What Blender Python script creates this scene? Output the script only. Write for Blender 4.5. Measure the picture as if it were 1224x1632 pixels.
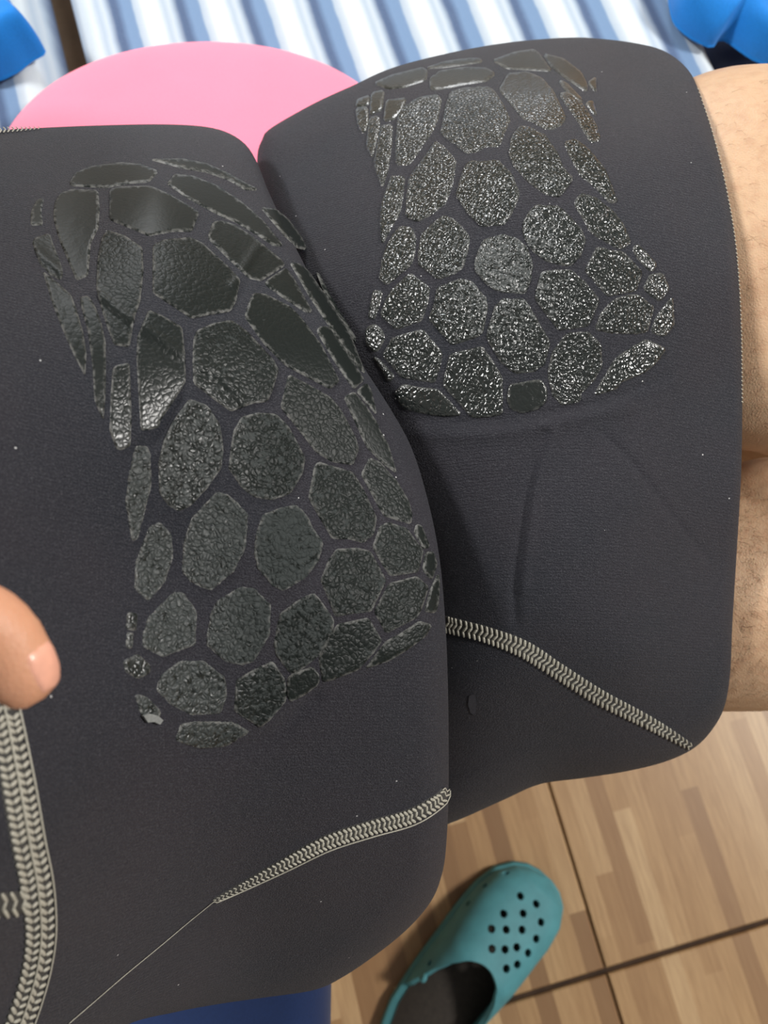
import bpy, bmesh, math, random
import numpy as np
from mathutils import Vector, Matrix, noise
from mathutils.geometry import delaunay_2d_cdt

for o in list(bpy.data.objects):
    bpy.data.objects.remove(o, do_unlink=True)
scene = bpy.context.scene
COL = scene.collection
random.seed(7)
RNG = np.random.default_rng(7)

# ------------------------------------------------------------------ camera
CAM_H, TILT, FPX = 0.97, math.radians(15.0), 1250.0
CAM = np.array([0.0, 0.0, CAM_H])
FW = np.array([0.0, math.sin(TILT), -math.cos(TILT)])
UP = np.array([0.0, math.cos(TILT), math.sin(TILT)])
RT = np.array([1.0, 0.0, 0.0])
cd = bpy.data.cameras.new('camera')
cam = bpy.data.objects.new('camera', cd)
COL.objects.link(cam)
cam.location = CAM
cam.rotation_euler = (TILT, 0, 0)
cd.sensor_fit = 'VERTICAL'
cd.sensor_height = 36.0
cd.lens = FPX / 1632.0 * 36.0
cd.clip_start = 0.01
cd.dof.use_dof = True
cd.dof.focus_distance = 0.36
cd.dof.aperture_fstop = 9.5
scene.camera = cam

# ------------------------------------------------------------------ light
w = bpy.data.worlds.new('room_light')
scene.world = w
w.use_nodes = True
w.node_tree.nodes['Background'].inputs[0].default_value = (1.0, 0.98, 0.95, 1)
w.node_tree.nodes['Background'].inputs[1].default_value = 0.25


def area(name, loc, target, size, energy, color):
    l = bpy.data.lights.new(name, 'AREA')
    l.shape = 'SQUARE'
    l.size = size
    l.energy = energy
    l.color = color
    o = bpy.data.objects.new(name, l)
    COL.objects.link(o)
    o.location = loc
    o.rotation_euler = (Vector(target) - Vector(loc)).to_track_quat('-Z', 'Y').to_euler()
    return o


area('ceiling_light', (1.90, 0.25, 2.25), (0.1, 0.2, 0.5), 0.36, 64, (1.0, 0.97, 0.93))
area('ceiling_light', (-1.60, 0.45, 2.30), (0, 0.2, 0.55), 0.40, 54, (1.0, 0.985, 0.96))
area('window_light', (-0.15, 2.70, 1.68), (0, 0.2, 0.6), 0.60, 30, (0.96, 0.98, 1.0))

vs = scene.view_settings
vs.view_transform = 'Standard'
vs.look = 'None'
vs.gamma = 1.0
vs.use_curve_mapping = False
vs.exposure = 0.0


# ------------------------------------------------------------------ helpers
def P(px, py, d):
    """world point seen in direction of (px,py) of the photograph at depth d"""
    px = np.asarray(px, float)
    py = np.asarray(py, float)
    d = np.asarray(d, float)
    a = (px - 612.0) / FPX
    b = (816.0 - py) / FPX
    return CAM + d[..., None] * (FW + a[..., None] * RT + b[..., None] * UP)


def on_z(px, py, z):
    a = (px - 612.0) / FPX
    b = (816.0 - py) / FPX
    r = FW + a * RT + b * UP
    return CAM + r * ((z - CAM_H) / r[2])


def empty(name, loc, label=None, cat=None, group=None):
    o = bpy.data.objects.new(name, None)
    COL.objects.link(o)
    o.location = [float(v) for v in loc]
    o.empty_display_size = 0.05
    tag(o, label, cat, group)
    return o


def tag(o, label=None, cat=None, group=None, kind=None):
    if label:
        o['label'] = label
    if cat:
        o['category'] = cat
    if group:
        o['group'] = group
    if kind:
        o['kind'] = kind
    return o


def wloc(o):
    v = np.zeros(3)
    while o is not None:
        v = v + np.array(o.location)
        o = o.parent
    return v


def mk(name, verts, faces, mat, parent=None, origin=None, smooth=True, attrs=None):
    """one mesh object; verts are world coordinates"""
    v = np.asarray(verts, float)
    if origin is None:
        origin = wloc(parent) if parent is not None else v.mean(axis=0)
    origin = np.asarray(origin, float)
    me = bpy.data.meshes.new(name)
    me.from_pydata((v - origin).tolist(), [], [list(map(int, f)) for f in faces])
    if mat is not None:
        for m in (mat if isinstance(mat, list) else [mat]):
            me.materials.append(m)
    if smooth:
        me.polygons.foreach_set('use_smooth', [True] * len(me.polygons))
    if attrs:
        for k, a in attrs.items():
            at = me.attributes.new(k, 'FLOAT', 'POINT')
            at.data.foreach_set('value', np.asarray(a, np.float32))
    me.update()
    o = bpy.data.objects.new(name, me)
    COL.objects.link(o)
    if parent is not None:
        o.parent = parent
        o.location = (origin - wloc(parent)).tolist()
    else:
        o.location = origin.tolist()
    return o


def smoothstep(x, a, b):
    t = np.clip((np.asarray(x, float) - a) / (b - a), 0, 1)
    return t * t * (3 - 2 * t)


def catmull(pts, n, closed=False):
    """resample a polyline smoothly: n samples (first column parametrised by chord length)"""
    pts = np.asarray(pts, float)
    m = len(pts)
    out = []
    segs = m if closed else m - 1
    ln = [np.linalg.norm(pts[(i + 1) % m][:2] - pts[i][:2]) for i in range(segs)]
    cum = np.concatenate([[0], np.cumsum(ln)])
    tt = np.linspace(0, cum[-1], n, endpoint=not closed)
    for t in tt:
        i = min(int(np.searchsorted(cum, t, side='right') - 1), segs - 1)
        u = (t - cum[i]) / max(ln[i], 1e-9)
        if closed:
            p0, p1, p2, p3 = pts[(i - 1) % m], pts[i], pts[(i + 1) % m], pts[(i + 2) % m]
        else:
            p1, p2 = pts[i], pts[i + 1]
            p0 = pts[i - 1] if i > 0 else 2 * p1 - p2
            p3 = pts[i + 2] if i + 2 < m else 2 * p2 - p1
        out.append(0.5 * (2 * p1 + (p2 - p0) * u + (2 * p0 - 5 * p1 + 4 * p2 - p3) * u * u
                          + (3 * p1 - p0 - 3 * p2 + p3) * u ** 3))
    return np.array(out)


def seg_dist(p, poly, closed=True):
    """distance of points p (n,2) to a polyline, and index of nearest segment"""
    p = np.asarray(p, float)
    a = np.asarray(poly, float)
    b = np.roll(a, -1, axis=0) if closed else a[1:]
    if not closed:
        a = a[:-1]
    best = np.full(len(p), 1e9)
    idx = np.zeros(len(p), int)
    for i in range(len(a)):
        ab = b[i] - a[i]
        t = np.clip(((p - a[i]) @ ab) / max(ab @ ab, 1e-9), 0, 1)
        dd = np.linalg.norm(p - a[i] - t[:, None] * ab, axis=1)
        m = dd < best
        best[m] = dd[m]
        idx[m] = i
    return best, idx


def inside(p, poly):
    x, y = p[:, 0], p[:, 1]
    c = np.zeros(len(p), bool)
    n = len(poly)
    for i in range(n):
        x1, y1 = poly[i]
        x2, y2 = poly[(i + 1) % n]
        if y1 == y2:
            continue
        m = ((y1 > y) != (y2 > y)) & (x < (x2 - x1) * (y - y1) / (y2 - y1) + x1)
        c ^= m
    return c


class TPS:
    """thin plate spline through (x,y,value)"""
    def __init__(self, c):
        c = np.asarray(c, float)
        self.x = c[:, :2] / 500.0
        n = len(c)
        K = self.k(np.linalg.norm(self.x[:, None] - self.x[None], axis=2)) + 2e-3 * np.eye(n)
        A = np.zeros((n + 3, n + 3))
        A[:n, :n] = K
        A[:n, n:] = np.c_[np.ones(n), self.x]
        A[n:, :n] = A[:n, n:].T
        self.w = np.linalg.solve(A, np.r_[c[:, 2], 0, 0, 0])

    @staticmethod
    def k(r):
        return np.where(r > 1e-9, r * r * np.log(np.maximum(r, 1e-9)), 0)

    def __call__(self, px, py):
        q = np.c_[np.ravel(px), np.ravel(py)] / 500.0
        K = self.k(np.linalg.norm(q[:, None] - self.x[None], axis=2))
        v = K @ self.w[:len(self.x)] + np.c_[np.ones(len(q)), q] @ self.w[len(self.x):]
        return v


# ------------------------------------------------------------------ node materials
class NM:
    def __init__(self, name):
        self.m = bpy.data.materials.new(name)
        self.m.use_nodes = True
        self.nt = self.m.node_tree
        self.b = self.nt.nodes['Principled BSDF']

    def n(self, t, **kw):
        nd = self.nt.nodes.new(t)
        for k, v in kw.items():
            if hasattr(nd, k):
                setattr(nd, k, v)
        return nd

    def l(self, a, b):
        self.nt.links.new(a, b)

    def set(self, **kw):
        for k, v in kw.items():
            self.b.inputs[k.replace('_', ' ')].default_value = v
        return self

    def pos(self):
        return self.n('ShaderNodeNewGeometry').outputs['Position']

    def obj(self):
        return self.n('ShaderNodeTexCoord').outputs['Object']

    def noise(self, vec, scale, detail=3, rough=0.55):
        nd = self.n('ShaderNodeTexNoise')
        nd.inputs['Scale'].default_value = scale
        nd.inputs['Detail'].default_value = detail
        nd.inputs['Roughness'].default_value = rough
        self.l(vec, nd.inputs['Vector'])
        return nd.outputs['Fac']

    def voronoi(self, vec, scale, feature='F1', rnd=1.0):
        nd = self.n('ShaderNodeTexVoronoi', feature=feature)
        nd.inputs['Scale'].default_value = scale
        nd.inputs['Randomness'].default_value = rnd
        self.l(vec, nd.inputs['Vector'])
        return nd

    def math(self, op, a, b=None, clamp=False):
        nd = self.n('ShaderNodeMath', operation=op)
        nd.use_clamp = clamp
        for i, v in enumerate((a, b)):
            if v is None:
                continue
            if isinstance(v, (int, float)):
                nd.inputs[i].default_value = v
            else:
                self.l(v, nd.inputs[i])
        return nd.outputs[0]

    def ramp(self, fac, stops, interp='LINEAR'):
        nd = self.n('ShaderNodeValToRGB')
        cr = nd.color_ramp
        cr.interpolation = interp
        while len(cr.elements) < len(stops):
            cr.elements.new(0.5)
        for e, (p, c) in zip(cr.elements, stops):
            e.position = p
            e.color = (c, c, c, 1) if isinstance(c, (int, float)) else (*c, 1)
        self.l(fac, nd.inputs[0])
        return nd.outputs[0]

    def mix(self, fac, a, b, blend='MIX'):
        nd = self.n('ShaderNodeMix', data_type='RGBA', blend_type=blend)
        for s, v in ((nd.inputs[0], fac), (nd.inputs[6], a), (nd.inputs[7], b)):
            if isinstance(v, (int, float)):
                s.default_value = v
            elif isinstance(v, tuple):
                s.default_value = (*v, 1)
            else:
                self.l(v, s)
        return nd.outputs[2]

    def bump(self, h, strength, dist):
        nd = self.n('ShaderNodeBump')
        if isinstance(strength, (int, float)):
            nd.inputs['Strength'].default_value = strength
        else:
            self.l(strength, nd.inputs['Strength'])
        nd.inputs['Distance'].default_value = dist
        self.l(h, nd.inputs['Height'])
        self.l(nd.outputs[0], self.b.inputs['Normal'])
        return nd


def srgb(r, g, b):
    f = lambda c: (c / 255 / 12.92) if c / 255 <= 0.04045 else ((c / 255 + 0.055) / 1.055) ** 2.4
    return (f(r), f(g), f(b))


def mat_neoprene():
    m = NM('neoprene_jersey')
    p = m.pos()
    fine = m.noise(p, 1500, 2, 0.7)
    knit = m.n('ShaderNodeTexWave', bands_direction='Y')
    knit.inputs['Scale'].default_value = 210
    knit.inputs['Distortion'].default_value = 6
    knit.inputs['Detail'].default_value = 2
    knit.inputs['Detail Scale'].default_value = 3
    m.l(p, knit.inputs['Vector'])
    big = m.noise(p, 9, 3)
    hue = m.ramp(big, [(0.35, (0.0105, 0.0125, 0.0195)), (0.65, (0.0175, 0.0150, 0.0215))])
    col = m.mix(m.ramp(fine, [(0.48, 0.0), (0.78, 1.0)]), hue, (0.058, 0.058, 0.068))
    spk = m.voronoi(p, 170)
    dot = m.math('MULTIPLY', m.math('LESS_THAN', spk.outputs['Distance'], 0.05),
                 m.math('GREATER_THAN', m.n('ShaderNodeSeparateColor').outputs[0], 2.0))
    sep = m.n('ShaderNodeSeparateColor')
    m.l(spk.outputs['Color'], sep.inputs[0])
    dot = m.math('MULTIPLY', m.math('LESS_THAN', spk.outputs['Distance'], 0.07),
                 m.math('GREATER_THAN', sep.outputs[0], 0.93))
    col = m.mix(dot, col, (0.5, 0.5, 0.5))
    m.l(col, m.b.inputs['Base Color'])
    m.set(Roughness=0.72, Sheen_Weight=0.05, Sheen_Roughness=0.45)
    m.b.inputs['Specular IOR Level'].default_value = 0.35
    h = m.math('ADD', m.math('MULTIPLY', fine, 1.3), m.math('MULTIPLY', knit.outputs['Fac'], 0.30))
    m.bump(h, 0.8, 0.0008)
    return m.m


def mat_pad():
    m = NM('cracked_rubber')
    p = m.pos()
    at = m.n('ShaderNodeAttribute', attribute_name='wear')
    wear = at.outputs['Fac']
    warp = m.n('ShaderNodeVectorMath', operation='MULTIPLY_ADD')
    nz = m.n('ShaderNodeTexNoise')
    nz.inputs['Scale'].default_value = 160
    m.l(p, nz.inputs['Vector'])
    m.l(nz.outputs['Color'], warp.inputs[0])
    warp.inputs[1].default_value = (0.004, 0.004, 0.004)
    m.l(p, warp.inputs[2])
    vec = warp.outputs[0]
    crack = m.voronoi(vec, 480, 'DISTANCE_TO_EDGE').outputs['Distance']
    cell = m.voronoi(vec, 480, 'F1')
    n1 = m.noise(p, 330, 4, 0.65)
    n2 = m.noise(p, 1500, 2, 0.6)
    fl_at = m.n('ShaderNodeAttribute', attribute_name='flake').outputs['Fac']
    # flaked spots: grey matte remains where rubber came off
    thr = m.math('SUBTRACT', 0.86, m.math('MULTIPLY', fl_at, 0.40))
    flake = m.ramp(m.math('SUBTRACT', m.math('ADD', n1, m.math('MULTIPLY', n2, 0.25)), thr),
                   [(0.0, 0.0), (0.10, 1.0)])
    col = m.mix(flake, (0.0100, 0.0130, 0.0118), (0.034, 0.040, 0.039))
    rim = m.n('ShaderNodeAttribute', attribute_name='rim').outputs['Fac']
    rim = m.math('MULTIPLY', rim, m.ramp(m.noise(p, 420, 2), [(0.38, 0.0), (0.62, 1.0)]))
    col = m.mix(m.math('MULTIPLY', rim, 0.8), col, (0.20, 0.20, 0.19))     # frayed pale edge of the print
    m.l(col, m.b.inputs['Base Color'])
    gl = m.n('ShaderNodeAttribute', attribute_name='gloss').outputs['Fac']
    rgh = m.math('ADD', m.math('SUBTRACT', 0.47, m.math('MULTIPLY', gl, 0.26)), m.math('MULTIPLY', flake, 0.22))
    m.l(rgh, m.b.inputs['Roughness'])
    m.l(m.math('ADD', m.math('MULTIPLY', gl, 0.76), 0.06), m.b.inputs['Specular IOR Level'])
    ck = m.ramp(crack, [(0.0, 0.0), (0.22, 1.0)])
    sep = m.n('ShaderNodeSeparateColor')
    m.l(cell.outputs['Color'], sep.inputs[0])
    dome = m.math('SUBTRACT', 1.0, m.math('MULTIPLY', cell.outputs['Distance'], 1.0))
    h = m.math('ADD', m.math('MULTIPLY', ck, 0.35), m.math('MULTIPLY', n1, 0.8))
    h = m.math('ADD', h, m.math('MULTIPLY', dome, 1.1))
    h = m.math('ADD', h, m.math('MULTIPLY', n2, 0.15))
    st = m.math('ADD', m.math('MULTIPLY', wear, 0.85), 0.05)
    m.bump(h, st, 0.00065)
    return m.m


def mat_plain(name, col, rough=0.6, ns=0, amt=0.2, bump=0.0, dist=0.001, spec=0.5, **kw):
    m = NM(name)
    p = m.obj()
    if ns:
        f = m.noise(p, ns, 4)
        c2 = tuple(min(1, c * (1 + amt)) for c in col)
        c1 = tuple(c * (1 - amt) for c in col)
        m.l(m.ramp(f, [(0.3, c1), (0.7, c2)]), m.b.inputs['Base Color'])
        if bump:
            m.bump(f, bump, dist)
    else:
        m.set(Base_Color=(*col, 1))
    m.set(Roughness=rough)
    m.b.inputs['Specular IOR Level'].default_value = spec
    for k, v in kw.items():
        m.b.inputs[k.replace('_', ' ')].default_value = v
    return m.m


def mat_cloth(name, col, weave=900, amt=0.12, sheen=0.2, bump=0.25):
    m = NM(name)
    p = m.obj()
    f = m.noise(p, weave, 2)
    g = m.noise(p, 14, 3)
    c1 = tuple(c * (1 - amt) for c in col)
    c2 = tuple(min(1, c * (1 + amt)) for c in col)
    m.l(m.ramp(m.math('ADD', m.math('MULTIPLY', f, 0.5), m.math('MULTIPLY', g, 0.5)),
               [(0.35, c1), (0.65, c2)]), m.b.inputs['Base Color'])
    m.set(Roughness=0.85, Sheen_Weight=sheen)
    m.b.inputs['Specular IOR Level'].default_value = 0.2
    m.bump(f, bump, 0.0006)
    return m.m


def mat_stripes():
    m = NM('striped_cotton')
    p = m.obj()
    sx = m.n('ShaderNodeSeparateXYZ')
    m.l(p, sx.inputs[0])
    n = m.noise(p, 40, 2)
    x = m.math('ADD', sx.outputs[0], m.math('MULTIPLY', n, 0.0025))
    t = m.math('FRACT', m.math('DIVIDE', x, 0.056))
    W, G, B, N, L = srgb(214, 223, 226), srgb(166, 181, 196), srgb(104, 134, 170), srgb(58, 80, 116), srgb(188, 198, 206)
    col = m.ramp(t, [(0.0, N), (0.10, B), (0.24, B), (0.27, G), (0.36, L), (0.42, W), (0.60, W),
                     (0.66, L), (0.72, G), (0.80, L), (0.84, G), (0.93, N)])
    fine = m.noise(p, 700, 2)
    col = m.mix(m.math('MULTIPLY', fine, 0.22), col, (0.25, 0.33, 0.45))
    m.l(col, m.b.inputs['Base Color'])
    m.set(Roughness=0.9, Sheen_Weight=0.15)
    m.bump(fine, 0.3, 0.0008)
    return m.m


def mat_tile():
    """floor tile printed with narrow staggered wood strips (strips run along local Y)"""
    m = NM('wood_print_tile')
    p = m.pos()
    rot = m.n('ShaderNodeVectorRotate', rotation_type='Z_AXIS')
    rot.inputs['Angle'].default_value = -FLOOR_ANG
    m.l(p, rot.inputs['Vector'])
    s = m.n('ShaderNodeSeparateXYZ')
    m.l(rot.outputs[0], s.inputs[0])
    row = m.math('FLOOR', m.math('DIVIDE', s.outputs[0], 0.021))
    wn = m.n('ShaderNodeTexWhiteNoise', noise_dimensions='1D')
    m.l(row, wn.inputs['W'])
    off = m.math('MULTIPLY', wn.outputs['Value'], 1.7)
    colm = m.math('FLOOR', m.math('ADD', m.math('DIVIDE', s.outputs[1], 0.26), off))
    cb = m.n('ShaderNodeCombineXYZ')
    m.l(row, cb.inputs[0])
    m.l(colm, cb.inputs[1])
    w2 = m.n('ShaderNodeTexWhiteNoise', noise_dimensions='3D')
    m.l(cb.outputs[0], w2.inputs['Vector'])
    base = m.ramp(w2.outputs['Value'], [(0.0, srgb(138, 106, 74)), (0.25, srgb(164, 129, 91)),
                                        (0.5, srgb(181, 146, 104)), (0.75, srgb(192, 158, 116)), (1.0, srgb(205, 174, 132))])
    mp = m.n('ShaderNodeMapping')
    mp.inputs['Scale'].default_value = (1, 0.07, 1)
    m.l(rot.outputs[0], mp.inputs['Vector'])
    gr = m.noise(mp.outputs[0], 260, 4, 0.6)
    col = m.mix(m.ramp(gr, [(0.3, 0.0), (0.8, 0.55)]), base, srgb(128, 92, 60), 'MIX')
    m.l(col, m.b.inputs['Base Color'])
    m.set(Roughness=0.42)
    m.bump(gr, 0.12, 0.0004)
    return m.m


def mat_skin():
    m = NM('skin')
    p = m.pos()
    big = m.noise(p, 22, 3)
    mid = m.noise(p, 160, 4, 0.6)
    fine = m.voronoi(p, 620, 'DISTANCE_TO_EDGE').outputs['Distance']
    c = m.ramp(big, [(0.3, srgb(186, 151, 119)), (0.7, srgb(203, 170, 138))])
    c = m.mix(m.ramp(mid, [(0.45, 0.0), (0.8, 0.5)]), c, srgb(172, 126, 96))
    fp = m.n('ShaderNodeAttribute', attribute_name='hand')
    c = m.mix(fp.outputs['Fac'], c, srgb(206, 150, 118))
    m.l(c, m.b.inputs['Base Color'])
    m.set(Roughness=0.5, Subsurface_Weight=0.12)
    m.b.inputs['Subsurface Radius'].default_value = (0.006, 0.002, 0.001)
    m.b.inputs['Subsurface Scale'].default_value = 0.5
    h = m.math('ADD', m.math('MULTIPLY', fine, 1.0), m.math('MULTIPLY', mid, 0.7))
    m.bump(h, 0.35, 0.0008)
    return m.m


NEO = mat_neoprene()
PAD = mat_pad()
THREAD = mat_plain('grey_thread', srgb(168, 165, 152), 0.55, 1800, 0.25, 0.3, 0.0004)
THREADDARK = mat_plain('seam_tape', srgb(58, 57, 55), 0.8, 900, 0.25)
FLOOR_ANG = math.radians(15)
TILE = mat_tile()
STRIPE = mat_stripes()
SKIN = mat_skin()

# ------------------------------------------------------------------ floor
fl = empty('floor', (0, 0, 0))
fl['kind'] = 'structure'
j = on_z(966, 1548, 0.0)          # crossing of two tile joints seen near the clog
ca, sa = math.cos(FLOOR_ANG), math.sin(FLOOR_ANG)
EX, EY = np.array([ca, sa, 0]), np.array([-sa, ca, 0])
TW, TL = 0.50, 0.62


def box_verts(o, ex, ey, x0, x1, y0, y1, z0, z1, bev=0.0015):
    v = []
    for z, b in ((z0, 0), (z1 - bev, 0), (z1, bev)):
        for x, y in ((x0 + b, y0 + b), (x1 - b, y0 + b), (x1 - b, y1 - b), (x0 + b, y1 - b)):
            v.append(o + ex * x + ey * y + np.array([0, 0, z]))
    f = [(3, 2, 1, 0), (8, 9, 10, 11)]
    for k in (0, 4):
        for i in range(4):
            f.append((k + i, k + (i + 1) % 4, k + 4 + (i + 1) % 4, k + 4 + i))
    return v, f


o0 = np.array([j[0], j[1], 0])
for ix in range(-6, 7):
    for iy in range(-3, 6):
        v, f = box_verts(o0, EX, EY, ix * TW + 0.0012, (ix + 1) * TW - 0.0012, iy * TL + 0.003, (iy + 1) * TL - 0.003, -0.008, 0)
        mk('floor_tile', v, f, TILE, fl, smooth=False)
v, f = box_verts(o0, EX, EY, -6 * TW, 7 * TW, -3 * TL, 6 * TL, -0.03, -0.006)
mk('grout_bed', v, f, mat_plain('dark_grout', srgb(62, 44, 30), 0.9, 60, 0.3), fl, smooth=False)


WALLM = mat_plain('wall_paint', srgb(226, 220, 208), 0.9, 6, 0.04)
for nm, x0, x1, y0, y1 in (('wall_back', -2.6, 2.6, 3.1, 3.2), ('wall_left', -2.7, -2.6, -1.5, 3.2)):
    v, f = box_verts(np.zeros(3), np.array([1., 0, 0]), np.array([0, 1., 0]), x0, x1, y0, y1, 0.0, 2.6, 0.002)
    tag(mk(nm, v, f, WALLM, None, (0, 0, 0), False), kind='structure')

# ------------------------------------------------------------------ daybed with cushions
def rounded_slab(lx, ly, lz, r, nx, ny, hfun=None):
    """cushion-like closed slab centred at origin in x,y; base at z=0"""
    verts, faces = [], []
    xs = np.linspace(-1, 1, nx)
    ys = np.linspace(-1, 1, ny)
    f = lambda t: np.sign(t) * (1 - (1 - abs(t)) ** 1.6)
    for side in (1, 0):
        for yy in ys:
            for xx in xs:
                x, y = f(xx) * lx / 2, f(yy) * ly / 2
                ex, ey = lx / 2 - abs(x), ly / 2 - abs(y)
                # rounded corners in plan
                cx, cy = max(0, r - ex), max(0, r - ey)
                q = math.hypot(cx, cy)
                if q > r and q > 0:
                    s = r / q
                    x = math.copysign(lx / 2 - r + cx * s, x)
                    y = math.copysign(ly / 2 - r + cy * s, y)
                    q = r
                t = min(1, q / r)
                hh = math.sqrt(max(0, 1 - t * t))
                z = lz / 2 + (1 if side else -1) * (lz / 2) * (0.0 + hh)
                if side and hfun:
                    z += hfun(x, y) * hh
                verts.append((x, y, z))
    n = nx * ny
    for s in (0, 1):
        for i in range(ny - 1):
            for k in range(nx - 1):
                a = s * n + i * nx + k
                q = (a, a + 1, a + nx + 1, a + nx)
                faces.append(q if s == 0 else q[::-1])
    bm = bmesh.new()
    bv = [bm.verts.new(v) for v in verts]
    for q in faces:
        bm.faces.new([bv[i] for i in q])
    bmesh.ops.remove_doubles(bm, verts=bm.verts, dist=1e-5)
    bmesh.ops.recalc_face_normals(bm, faces=bm.faces)
    me = bpy.data.meshes.new('cushion')
    bm.to_mesh(me)
    bm.free()
    me.polygons.foreach_set('use_smooth', [True] * len(me.polygons))
    return me


def put(name, me, mat, loc, rz=0, parent=None):
    me.name = name
    me.materials.append(mat)
    o = bpy.data.objects.new(name, me)
    COL.objects.link(o)
    o.location = loc
    o.rotation_euler = (0, 0, rz)
    if parent:
        o.parent = parent
    return o


WOOD = mat_plain('tan_wood', srgb(176, 142, 108), 0.5, 30, 0.18, 0.1)
BEDZ = 0.34
bed = empty('daybed', (0, 0.85, 0), 'tan wooden daybed base showing in the gap between striped cushions', 'daybed')
v, f = box_verts(np.array([0, 0.85, 0]), np.array([1, 0, 0]), np.array([0, 1, 0]), -1.15, 1.0, -0.505, 0.60, 0.27, BEDZ, 0.006)
mk('platform', v, f, WOOD, bed, smooth=False)
for sx in (-0.93, 0.93):
    for sy in (-0.46, 0.54):
        v, f = box_verts(np.array([sx, 0.85 + sy, 0]), np.array([1, 0, 0]), np.array([0, 1, 0]), -.035, .035, -.035, .035, 0, 0.27, 0.003)
        mk('leg', v, f, WOOD, bed, smooth=False)

ridge = lambda x, y: 0.0022 * math.cos(2 * math.pi * (x / 0.056 - 0.5)) + 0.002 * math.sin(9 * y + 5 * x)
CZ = 0.085
YAW = math.radians(17)
cR = on_z(1096, 50, BEDZ + 0.05)
cL = on_z(124, 50, BEDZ + 0.05)
ux, uy = np.array([math.cos(YAW), math.sin(YAW), 0]), np.array([-math.sin(YAW), math.cos(YAW), 0])


def cushion_at(right, left, back, front):
    # right / left: points on the two end faces
    w_ = (right - left) @ ux
    c = right - ux * ((right - left) @ ux) / 2
    c = c + uy * ((0.85 - c[1]) / uy[1] * 0)
    o_ = put('seat_cushion', rounded_slab(w_, back + front, CZ, 0.042, 260, 50, ridge), STRIPE,
             tuple(c[:2] + uy[:2] * (back - front) / 2) + (BEDZ,), YAW)
    return o_


o = cushion_at(cR, cL, .52, .26)
tag(o, 'wide blue and white striped seat cushion behind the pink cushion', 'cushion')
cL2 = on_z(90, 50, BEDZ + 0.05)
o = cushion_at(cL2, cL2 - ux * .55, .52, .26)
tag(o, 'striped cushion at the left edge partly under a blue cloth', 'cushion')


# pink round cushion
def round_pillow(rx, ry, h, name, n=96, m=28, fold=0.0):
    verts, faces = [], []
    prof = [(math.cos(t), math.sin(t)) for t in np.linspace(-math.pi / 2, math.pi / 2, m)]
    for (c, s) in prof:
        c2 = abs(c) ** 0.55
        for k in range(n):
            a = 2 * math.pi * k / n
            z = h / 2 + h / 2 * math.copysign(abs(s) ** 0.9, s)
            x, y = rx * c2 * math.cos(a), ry * c2 * math.sin(a)
            if s > 0:
                z += fold * noise.noise(Vector((x * 6, y * 14, 1.3))) * s
            verts.append((x, y, z))
    for i in range(m - 1):
        for k in range(n):
            faces.append((i * n + k, i * n + (k + 1) % n, (i + 1) * n + (k + 1) % n, (i + 1) * n + k))
    bm = bmesh.new()
    bv = [bm.verts.new(v) for v in verts]
    for q in faces:
        bm.faces.new([bv[i] for i in q])
    bmesh.ops.remove_doubles(bm, verts=bm.verts, dist=1e-5)
    bmesh.ops.recalc_face_normals(bm, faces=bm.faces)
    me = bpy.data.meshes.new(name)
    bm.to_mesh(me)
    bm.free()
    me.polygons.foreach_set('use_smooth', [True] * len(me.polygons))
    return me


PZ = BEDZ + CZ + 0.004
pl, pr, pt = on_z(0, 230, PZ + .03), on_z(640, 230, PZ + .03), on_z(345, 61, PZ + .03)
prx = (pr[0] - pl[0]) / 2 * 1.02
pry = 0.11
o = put('round_cushion', round_pillow(prx, pry, 0.045, 'round_cushion', fold=0.006), mat_cloth('pink_cotton', srgb(255, 132, 158), 900, 0.05),
        ((pl[0] + pr[0]) / 2, pt[1] - pry, PZ))
tag(o, 'plain pink round cushion lying on the striped cushion', 'cushion')


# blue cloths / pillows on the daybed
def cloth_patch(name, outline, z0, hgt, mat, seed, edge=0.02):
    """crumpled thick cloth: outline is a list of world xy points"""
    c = np.mean(outline, axis=0)
    loop = catmull(outline, 90, True)
    rings = 22
    verts, faces = [], []
    for k in range(rings + 1):
        s = 1 - (1 - k / rings) ** 1.7
        for q in loop:
            x, y = c + (q - c) * s
            e = (1 - s) * np.linalg.norm(q - c)
            hh = math.sqrt(max(0.0, 1 - max(0.0, 1 - e / edge) ** 2))
            nz = noise.noise(Vector((x * 9 + seed, y * 16, seed))) + 0.5 * noise.noise(Vector((x * 24, y * 30 + seed, 2.0)))
            verts.append((x, y, z0 + 0.004 + hh * (hgt + 0.022 * nz)))
    n = len(loop)
    for k in range(rings):
        for i in range(n):
            faces.append((k * n + i, k * n + (i + 1) % n, (k + 1) * n + (i + 1) % n, (k + 1) * n + i))
    base = len(verts)
    for q in loop:
        verts.append((q[0], q[1], z0))
    for i in range(n):
        faces.append((rings * n + i, rings * n + (i + 1) % n, base + (i + 1) % n, base + i))
    faces.append([base + i for i in range(n)][::-1])
    return mk(name, verts, faces, mat)


BLUE = mat_cloth('blue_cotton', srgb(24, 118, 200), 900, 0.12)
NAVY = mat_cloth('navy_cotton', srgb(22, 34, 66), 900, 0.15)
zt = BEDZ + CZ


def zx(l, z):
    return np.array([on_z(a, b, z)[:2] for a, b in l])


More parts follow.
